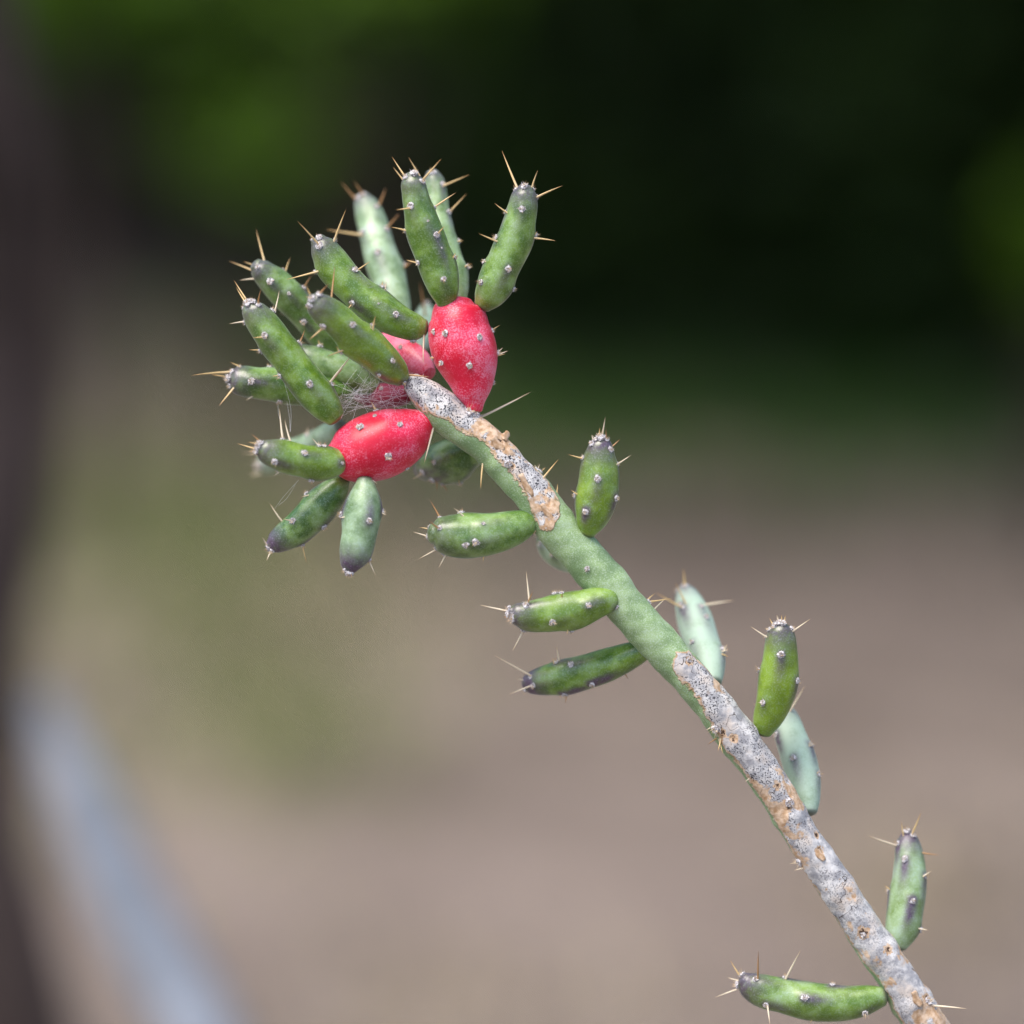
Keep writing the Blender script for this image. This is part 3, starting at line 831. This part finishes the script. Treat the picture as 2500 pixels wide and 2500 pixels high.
segment(SEG, 3, [(392, 398, 62), (418, 403, 96), (470, 418, 126), (620, 442, 150), (850, 470, 158), (1100, 500, 155), (1350, 520, 132), (1480, 535, 100), (1540, 545, 75)], 0.006, 0.008, bloom=.25, purple=.6, yellow_or_shade=.05,
    areoles=[(3, 595, 430, 1.35), (3, 865, 605, 1.2), (3, 375, 400, 1.4), (3, 395, 465, 1.1), (3, 765, 292, 1.0), (3, 480, 295, .9), (3, 415, 340, 1.1)],
    spines=[(3, 388, 342, 25, 350), (3, 358, 385, 215, 365), (3, 485, 292, 395, 235), (3, 425, 495, 290, 665), (3, 602, 570, 540, 612, PALE), (3, 760, 290, 745, 262)])
segment(SEG, 3, [(1000, 165, 80), (1040, 180, 108), (1100, 205, 128), (1250, 270, 146), (1420, 335, 155), (1600, 410, 140), (1715, 465, 100), (1760, 490, 75)], 0.0085, 0.0085, bloom=.45, purple=.3, yellow_or_shade=.05,
    areoles=[(3, 1240, 105, 1.2), (3, 1440, 150, 1.0), (3, 1640, 290, 1.0)], spines=[(3, 1240, 95, 1225, 30), (3, 1450, 135, 1310, 195), (3, 1430, 140, 1400, 100)])
segment(SEG, 3, [(668, 1062, 62), (695, 1072, 88), (745, 1092, 114), (880, 1130, 140), (1050, 1175, 156), (1230, 1200, 158), (1370, 1195, 138), (1440, 1190, 105), (1465, 1188, 80)], -0.008, -0.003, bloom=.25, purple=.5, yellow_or_shade=.3,
    areoles=[(3, 675, 1015, 1.5), (3, 640, 1085, 1.4), (3, 885, 958, 1.1), (3, 1090, 1110, 1.25), (3, 815, 1180, 1.2), (3, 1440, 1200, .6), (3, 1240, 1015, 1.0), (3, 1160, 1350, 1.0), (3, 840, 1285, .9), (3, 1290, 985, .9), (3, 655, 1045, 1.4)],
    spines=[(3, 625, 1065, 460, 1015), (3, 650, 1020, 560, 998), (3, 675, 975, 590, 920, DARK), (3, 892, 955, 848, 690, PALE), (3, 962, 985, 890, 800, PALE), (3, 1225, 1005, 1175, 955, PALE), (3, 855, 1285, 812, 1330, PALE)])
segment(SEG, 3, [(690, 1232, 60), (718, 1218, 86), (770, 1192, 110), (950, 1120, 122), (1100, 1055, 120), (1250, 975, 112), (1380, 895, 95), (1430, 865, 75)], 0.040, 0.012, bloom=.9, purple=.7,
    areoles=[(3, 690, 1205, 1.3), (3, 650, 1240, 1.3), (3, 1130, 930, 1.1)], spines=[(3, 640, 1160, 495, 1105, PALE), (3, 690, 1285, 580, 1330, PALE), (3, 660, 1210, 600, 1170, PALE), (3, 1130, 930, 1120, 860, PALE)], sp_r=1.3)
segment(SEG, 3, [(772, 1985, 55), (800, 1968, 84), (855, 1930, 116), (985, 1845, 150), (1130, 1725, 162), (1265, 1590, 158), (1385, 1455, 130), (1440, 1385, 95), (1460, 1360, 70)], 0.004, 0.002, bloom=.35, purple=.75, yellow_or_shade=0.0,
    areoles=[(3, 990, 1748, 1.25), (3, 1270, 1790, 1.15), (3, 1128, 1502, 1.0), (0, 506, 1034, 1.2), (0, 512, 1042, 1.1), (0, 577, 1040, .9)],
    spines=[(3, 880, 1745, 750, 1590, PALE), (3, 975, 1745, 890, 1728, PALE), (3, 1130, 1505, 1065, 1520, PALE), (0, 512, 1038, 502, 1058, PALE), (0, 500, 1028, 496, 1012, PALE), (0, 577, 1040, 577, 1062)])
segment(SEG, 0, [(659, 1079, 9), (661, 1070, 17), (667, 1050, 27), (677, 1010, 33), (683, 970, 34), (687, 935, 28), (688, 915, 20), (688, 905, 15)], -0.004, -0.003, bloom=.70, purple=.75, yellow_or_shade=.1, streak=1.5,
    areoles=[(3, 1700, 1745, 1.15), (3, 1465, 1690, 1.1), (3, 1825, 1655, 1.0), (0, 659, 1082, 1.3), (0, 699, 1058, .9), (0, 652, 1076, 1.0)],
    spines=[(3, 1468, 1712, 1432, 1728, PALE), (3, 1828, 1672, 1862, 1697, PALE), (3, 1740, 1365, 1790, 1387, PALE), (0, 701, 1062, 709, 1086, PALE), (0, 662, 1080, 665, 1090, DARK)])
# dark segment behind the stem
segment(SEG, 5, [(90, 470, 66), (120, 462, 100), (200, 430, 148), (330, 400, 164), (440, 355, 132), (520, 310, 92), (550, 290, 75)], 0.017, 0.005, bloom=.3, purple=.55, yellow_or_shade=0.0,
    areoles=[(5, 210, 412, 1.0), (5, 162, 578, 1.2), (5, 45, 530, 1.2), (5, 390, 560, 1.0), (5, 260, 600, .9)],
    spines=[(5, 390, 560, 392, 602), (5, 262, 602, 302, 655, DARK), (5, 200, 605, 222, 640, DARK), (5, 40, 530, 20, 545, PALE)])
# --- segments along the stem
segment(SEG, 5, [(185, 978, 78), (215, 978, 112), (280, 985, 138), (430, 995, 165), (600, 985, 170), (750, 952, 157), (865, 912, 128), (945, 872, 92), (970, 858, 75)], -0.003, -0.0005, bloom=.32, purple=.15, yellow_or_shade=.1, streak=1.7,
    areoles=[(5, 240, 930, 1.1), (5, 578, 905, .8), (5, 515, 1035, 1.45), (5, 443, 1055, 1.1), (5, 275, 1132, 1.0), (5, 410, 830, 1.1), (5, 122, 1000, 1.1), (5, 232, 832, .9), (5, 190, 1112, .8), (5, 145, 910, 1.0)],
    spines=[(5, 232, 937, 145, 870, DARK), (5, 232, 832, 160, 705, DARK), (5, 420, 835, 355, 765, PALE), (5, 125, 1000, 25, 960, PALE), (5, 190, 1115, 70, 1175, PALE), (5, 282, 1145, 230, 1248, PALE), (5, 582, 1162, 576, 1197), (5, 140, 935, 80, 915), (5, 985, 958, 890, 1035)])
segment(SEG, 5, [(1505, 228, 52), (1504, 255, 76), (1500, 310, 102), (1490, 430, 136), (1485, 560, 150), (1470, 700, 151), (1437, 840, 134), (1402, 935, 95), (1392, 965, 75)], -0.002, -0.001, bloom=.05, purple=.7, yellow_or_shade=.35,
    areoles=[(5, 1500, 220, 1.6), (5, 1465, 240, 1.2), (5, 1540, 235, 1.3), (5, 1572, 315, 1.2), (5, 1480, 545, 1.25), (5, 1390, 800, 1.1), (5, 1312, 672, 1.0), (5, 1607, 690, 1.0), (5, 1372, 382, 1.0), (5, 1435, 270, 1.1), (5, 1630, 430, .8)],
    spines=[(5, 1515, 212, 1535, 60, PALE), (5, 1490, 212, 1497, 140), (5, 1545, 222, 1540, 150, DARK), (5, 1362, 385, 1245, 357), (5, 1630, 432, 1745, 360, PALE), (5, 1598, 290, 1660, 235, DARK), (5, 1315, 665, 1265, 630), (5, 1440, 235, 1425, 200, PALE), (5, 1365, 380, 1352, 345, PALE)])
segment(SEG, 6, [(372, 562, 58), (398, 566, 84), (450, 578, 112), (560, 592, 146), (700, 582, 165), (870, 560, 164), (1030, 525, 164), (1170, 475, 152), (1290, 435, 126), (1350, 418, 95), (1375, 412, 75)], -0.004, -0.002, bloom=.22, purple=.6, yellow_or_shade=.3,
    areoles=[(6, 372, 585, 1.6), (6, 355, 535, 1.3), (6, 520, 505, 1.5), (6, 765, 645, 1.25), (6, 1105, 492, 1.1), (6, 855, 402, 1.0), (6, 795, 402, 1.1), (6, 492, 738, 1.0), (6, 945, 722, .9), (6, 395, 622, 1.3), (6, 1380, 512, 1.0)],
    spines=[(6, 328, 545, 80, 490, PALE), (6, 545, 432, 520, 170, PALE), (6, 530, 480, 592, 352, DARK), (6, 490, 740, 395, 928, PALE), (6, 345, 605, 300, 605, DARK), (6, 912, 728, 905, 775), (6, 855, 415, 848, 375, DARK), (6, 780, 655, 812, 675, PALE)])
segment(SEG, 6, [(528, 1222, 78), (552, 1222, 98), (605, 1218, 120), (750, 1195, 146), (950, 1158, 164), (1150, 1102, 163), (1350, 1032, 150), (1500, 970, 134), (1620, 915, 105), (1660, 895, 85)], 0.009, 0.002, bloom=.18, purple=1.0, yellow_or_shade=.1, streak=1.5,
    areoles=[(6, 950, 1055, 1.2), (6, 590, 1245, 1.1), (6, 1145, 1228, 1.2), (6, 880, 1345, 1.0), (6, 502, 1140, .9), (6, 508, 1290, 1.0), (6, 800, 1022, 1.0)],
    spines=[(6, 502, 1127, 210, 960, PALE), (6, 488, 1200, 430, 1200, PALE), (6, 492, 1290, 355, 1335, PALE), (6, 832, 1017, 790, 880, PALE), (6, 775, 1025, 770, 990), (6, 902, 1340, 888, 1425, DARK), (6, 850, 1340, 845, 1372, DARK), (6, 1472, 1165, 1476, 1192, DARK)])
# small one hidden behind the green part of the stem
segment(SEG, 5, [(1050, 1000, 52), (1072, 1028, 80), (1130, 1085, 116), (1215, 1140, 130), (1310, 1172, 116), (1400, 1195, 85)], 0.022, 0.006, bloom=.7, purple=.3, areoles=[(5, 1040, 1060, 1.0), (5, 1130, 1140, 1.0)], spines=[(5, 1040, 985, 975, 990, PALE)])
segment(SEG, 7, [(430, 308, 52), (436, 335, 78), (455, 390, 106), (492, 510, 138), (540, 660, 154), (590, 820, 158), (630, 950, 145), (655, 1060, 110), (665, 1110, 85)], 0.022, 0.006, bloom=1.25, purple=.5, streak=1.3,
    areoles=[(7, 430, 290, 1.5), (7, 372, 325, 1.2), (7, 400, 450, 1.1), (7, 605, 560, 1.1), (7, 505, 775, 1.1), (7, 740, 840, 1.3), (7, 600, 402, 1.1), (7, 335, 402, 1.0)],
    spines=[(7, 430, 285, 415, 130), (7, 380, 290, 342, 255), (7, 330, 395, 170, 345), (7, 608, 445, 850, 405, PALE), (7, 755, 850, 790, 785, PALE), (7, 750, 870, 800, 882), (7, 750, 845, 802, 830, PALE)], sp_r=1.2)
segment(SEG, 7, [(1242, 612, 52), (1245, 640, 80), (1250, 700, 110), (1252, 850, 142), (1243, 1020, 156), (1220, 1180, 164), (1172, 1340, 150), (1118, 1470, 112), (1095, 1530, 82)], -0.001, 0.002, bloom=.02, purple=.6, yellow_or_shade=.45,
    areoles=[(7, 1235, 600, 1.5), (7, 1270, 605, 1.3), (7, 1205, 620, 1.2), (7, 1338, 655, 1.1), (7, 1160, 660, 1.0), (7, 1255, 870, 1.3), (7, 1080, 1010, 1.15), (7, 1378, 1095, 1.1), (7, 1110, 1282, 1.3), (7, 1132, 722, .9)],
    spines=[(7, 1130, 722, 990, 635, PALE), (7, 1355, 672, 1505, 565, PALE), (7, 1182, 610, 1150, 560), (7, 1260, 590, 1258, 530), (7, 1280, 590, 1290, 530), (7, 1068, 1002, 1042, 995, DARK), (7, 1230, 590, 1210, 530, PALE)])
segment(SEG, 9, [(1000, 480, 62), (1006, 515, 92), (1028, 590, 124), (1080, 750, 150), (1138, 920, 160), (1186, 1080, 165), (1216, 1230, 155), (1240, 1380, 118), (1250, 1470, 85)], 0.013, 0.005, bloom=1.25, purple=.55, streak=1.3,
    areoles=[(9, 1120, 975, 1.2), (9, 1335, 1120, 1.2), (9, 1258, 850, 1.2), (9, 960, 750, 1.0)], spines=[(9, 1130, 430, 1220, 285, PALE), (9, 1262, 855, 1310, 818, PALE), (9, 1258, 845, 1280, 805, PALE), (9, 1340, 1115, 1360, 1085)], sp_r=1.1)
segment(SEG, 8, [(1232, 552, 40), (1234, 575, 62), (1240, 630, 87), (1250, 740, 108), (1246, 900, 122), (1230, 1050, 134), (1202, 1200, 128), (1172, 1320, 94), (1162, 1365, 70)], 0.009, 0.006, bloom=.70, purple=.7, yellow_or_shade=.4, streak=1.5,
    areoles=[(8, 1220, 740, 1.2), (8, 1268, 1040, 1.0), (8, 1100, 968, 1.0), (8, 1352, 862, 1.0), (8, 1318, 1242, 1.1), (8, 1228, 535, 1.5), (8, 1155, 620, 1.1), (8, 1288, 550, 1.2)],
    spines=[(8, 1140, 632, 945, 570, PALE), (8, 1192, 540, 1190, 460), (8, 1275, 540, 1335, 393), (8, 1350, 862, 1412, 820, PALE), (8, 1105, 955, 1068, 928), (8, 1355, 688, 1470, 712, DARK), (8, 1318, 1240, 1390, 1252, PALE)])
segment(SEG, 0, [(1404, 1849, 15), (1409, 1853, 20), (1424, 1863, 27), (1480, 1880, 32.5), (1540, 1891, 35.5), (1600, 1893, 33.5), (1645, 1884, 25), (1664, 1880, 19)], 0.004, 0.004, bloom=.35, purple=.65, yellow_or_shade=.25,
    areoles=[(8, 135, 1612, 1.2), (8, 345, 1607, 1.0), (8, 490, 1745, 1.3), (8, 210, 1785, 1.25), (8, 920, 1842, 1.3), (8, 690, 1658, 1.0), (0, 1400, 1838, 1.4), (0, 1391, 1858, 1.3)],
    spines=[(8, 150, 1610, 150, 1405, DARK), (8, 352, 1605, 455, 1390, PALE), (8, 218, 1790, 237, 1935, PALE), (0, 1396, 1842, 1375, 1813), (0, 1390, 1866, 1348, 1882, PALE), (0, 1392, 1850, 1372, 1846, PALE), (8, 540, 1905, 525, 1925)])

# --- areoles, spines and peeling flakes of the stem
for a in [(4, 1525, 1425, 2.1), (4, 1575, 1435, 1.7), (4, 1630, 1412, 2.2), (5, 1025, 470, 1.9), (5, 770, 425, 1.5), (5, 1395, 1250, 1.2), (6, 1700, 432, 1.6), (7, 695, 1510, 1.9),
          (9, 1068, 1385, 1.7), (8, 440, 762, 1.6), (8, 1385, 1765, 1.6), (8, 915, 1285, 1.2), (5, 1190, 640, .8), (7, 465, 920, 1.1)]:
    px, py = px_of(*a[:3])
    l, n_ = hit(stem_bvh, px, py, 0.002)
    add_areole(stem, l, n_, a[3])
for s in [(0, 915, 776, 1004, 742, PALE), (5, 1055, 532, 1172, 388), (5, 1010, 470, 985, 430, PALE), (5, 1025, 465, 1020, 425, PALE), (5, 1035, 480, 1075, 455), (5, 1190, 650, 1178, 585), (5, 575, 430, 545, 622),
          (6, 1738, 520, 1835, 410, PALE), (6, 1735, 398, 1900, 440), (6, 1690, 420, 1735, 375), (7, 725, 1610, 745, 1722), (7, 700, 1590, 625, 1637, DARK), (7, 665, 1490, 610, 1520, PALE), (8, 450, 762, 378, 760, PALE), (8, 470, 805, 415, 820, PALE),
          (8, 1425, 1800, 1672, 1815, PALE), (9, 690, 1165, 650, 1180, PALE), (7, 735, 1600, 728, 1700)]:
    place_spine(stem, stem_bvh, 0.002, s)

def flake(px, py, L, W, curl, spin):
    l, n_ = hit(stem_bvh, px, py, 0.0)
    Vf, Ff = [], []
    nu, nv = 9, 5
    for i in range(nu):
        for j in range(nv):
            u, v = i / (nu - 1) - .5, j / (nv - 1) - .5
            e = 1 - .35 * abs(2 * u) ** 2 + .18 * math.sin(9 * u + 4 * v)
            Vf.append((u * L, v * W * e, curl * (u + .5) ** 2 * L - .9 * (v * W) ** 2 / 0.0022 + .00005 * math.sin(13 * v + 7 * u)))
    for i in range(nu - 1):
        for j in range(nv - 1):
            Ff.append((i * nv + j, (i + 1) * nv + j, (i + 1) * nv + j + 1, i * nv + j + 1))
    me = make_mesh('bark_flake', Vf, np.array(Ff), True, [M['flake']])
    o = add('bark_flake', me, stem, mat=Matrix.Translation(-ORIGIN) @ orient(l + n_ * 0.00014, n_, 1, 1, spin))
    md = o.modifiers.new('thickness', 'SOLIDIFY')
    md.thickness = 0.00012

for f in [(1215, 1085, .0026, .0016, .22, 2.3), (1232, 1068, .0018, .0013, .4, .4), (1285, 1185, .0040, .0010, .05, 2.1), (1335, 1250, .0030, .0009, .06, 2.2),
          (2000, 2085, .0026, .0012, .15, 2.0), (2238, 2440, .0026, .0013, .2, 2.0)]:
    flake(*f)

# ------------------------------------------------------------------ spider web between the segments
def web():
    Vs, Fs, off = [], [], 0
    def thread(a, b, sag, r):
        nonlocal off
        mid = (a + b) * .5 + Vector((0, 0, -sag)) + Vector((random.gauss(0, .0004), random.gauss(0, .0004), 0))
        pts = [[*a, r], [*mid, r], [*b, r]]
        cr = catmull(pts, 7)
        V, F, *_ = tube(cr, 3, .1, .1, 1)
        Vs.append(V); Fs.append(F + off); off += len(V)
    q = lambda w, x, y, d: P(*px_of(w, x, y), d)
    top = [q(4, 640, 1100, -.001), q(4, 700, 1120, 0), q(4, 560, 1060, .004), q(4, 900, 1150, -.001), q(4, 800, 1160, -.001), q(4, 480, 1190, .004), q(4, 380, 1220, .003), q(4, 1080, 1250, -.001), q(4, 1150, 1370, -.001)]
    low = [q(4, 340, 1280, .001), q(4, 380, 1400, -.001), q(4, 520, 1410, -.001), q(4, 640, 1380, -.002), q(4, 760, 1365, -.002), q(4, 900, 1350, -.002), q(4, 1040, 1355, -.001), q(4, 1150, 1380, -.001), q(4, 360, 1440, 0), q(4, 300, 1250, .004)]
    for k in range(60):
        a, b = random.choice(top).copy(), random.choice(low).copy()
        j = lambda: Vector((random.gauss(0, .0016), random.gauss(0, .0012), random.gauss(0, .0013)))
        thread(a + j(), b + j(), random.uniform(0, .0006), random.choice((.000010, .000014, .000020)))
    c0 = q(4, 430, 1270, .001)
    for k in range(26):                      # the denser tuft
        j = lambda s: Vector((random.gauss(0, s), random.gauss(0, .001), random.gauss(0, s * .6)))
        thread(c0 + j(.0026), c0 + j(.0034), 0, .000015)
    for a, b in [((3, 905, 440, .001), (3, 962, 900, -.003)), ((3, 930, 620, .004), (3, 960, 905, -.003)), ((3, 1040, 1360, -.006), (3, 812, 1632, .003)), ((3, 1010, 1400, -.006), (3, 850, 1600, .003)),
                 ((3, 845, 630, .006), (3, 860, 780, -.001)), ((4, 640, 1110, -.002), (4, 430, 1230, .002)), ((4, 640, 1110, -.002), (4, 560, 1270, 0))]:
        thread(q(*a), q(*b), .0004, .00002)
    o = add('spider_web', make_mesh('spider_web', np.vstack(Vs), np.vstack(Fs), True, [M['web']]))
    tag(o, 'fine white spider web strung between the green segments and the red fruits', 'spider web')
web()
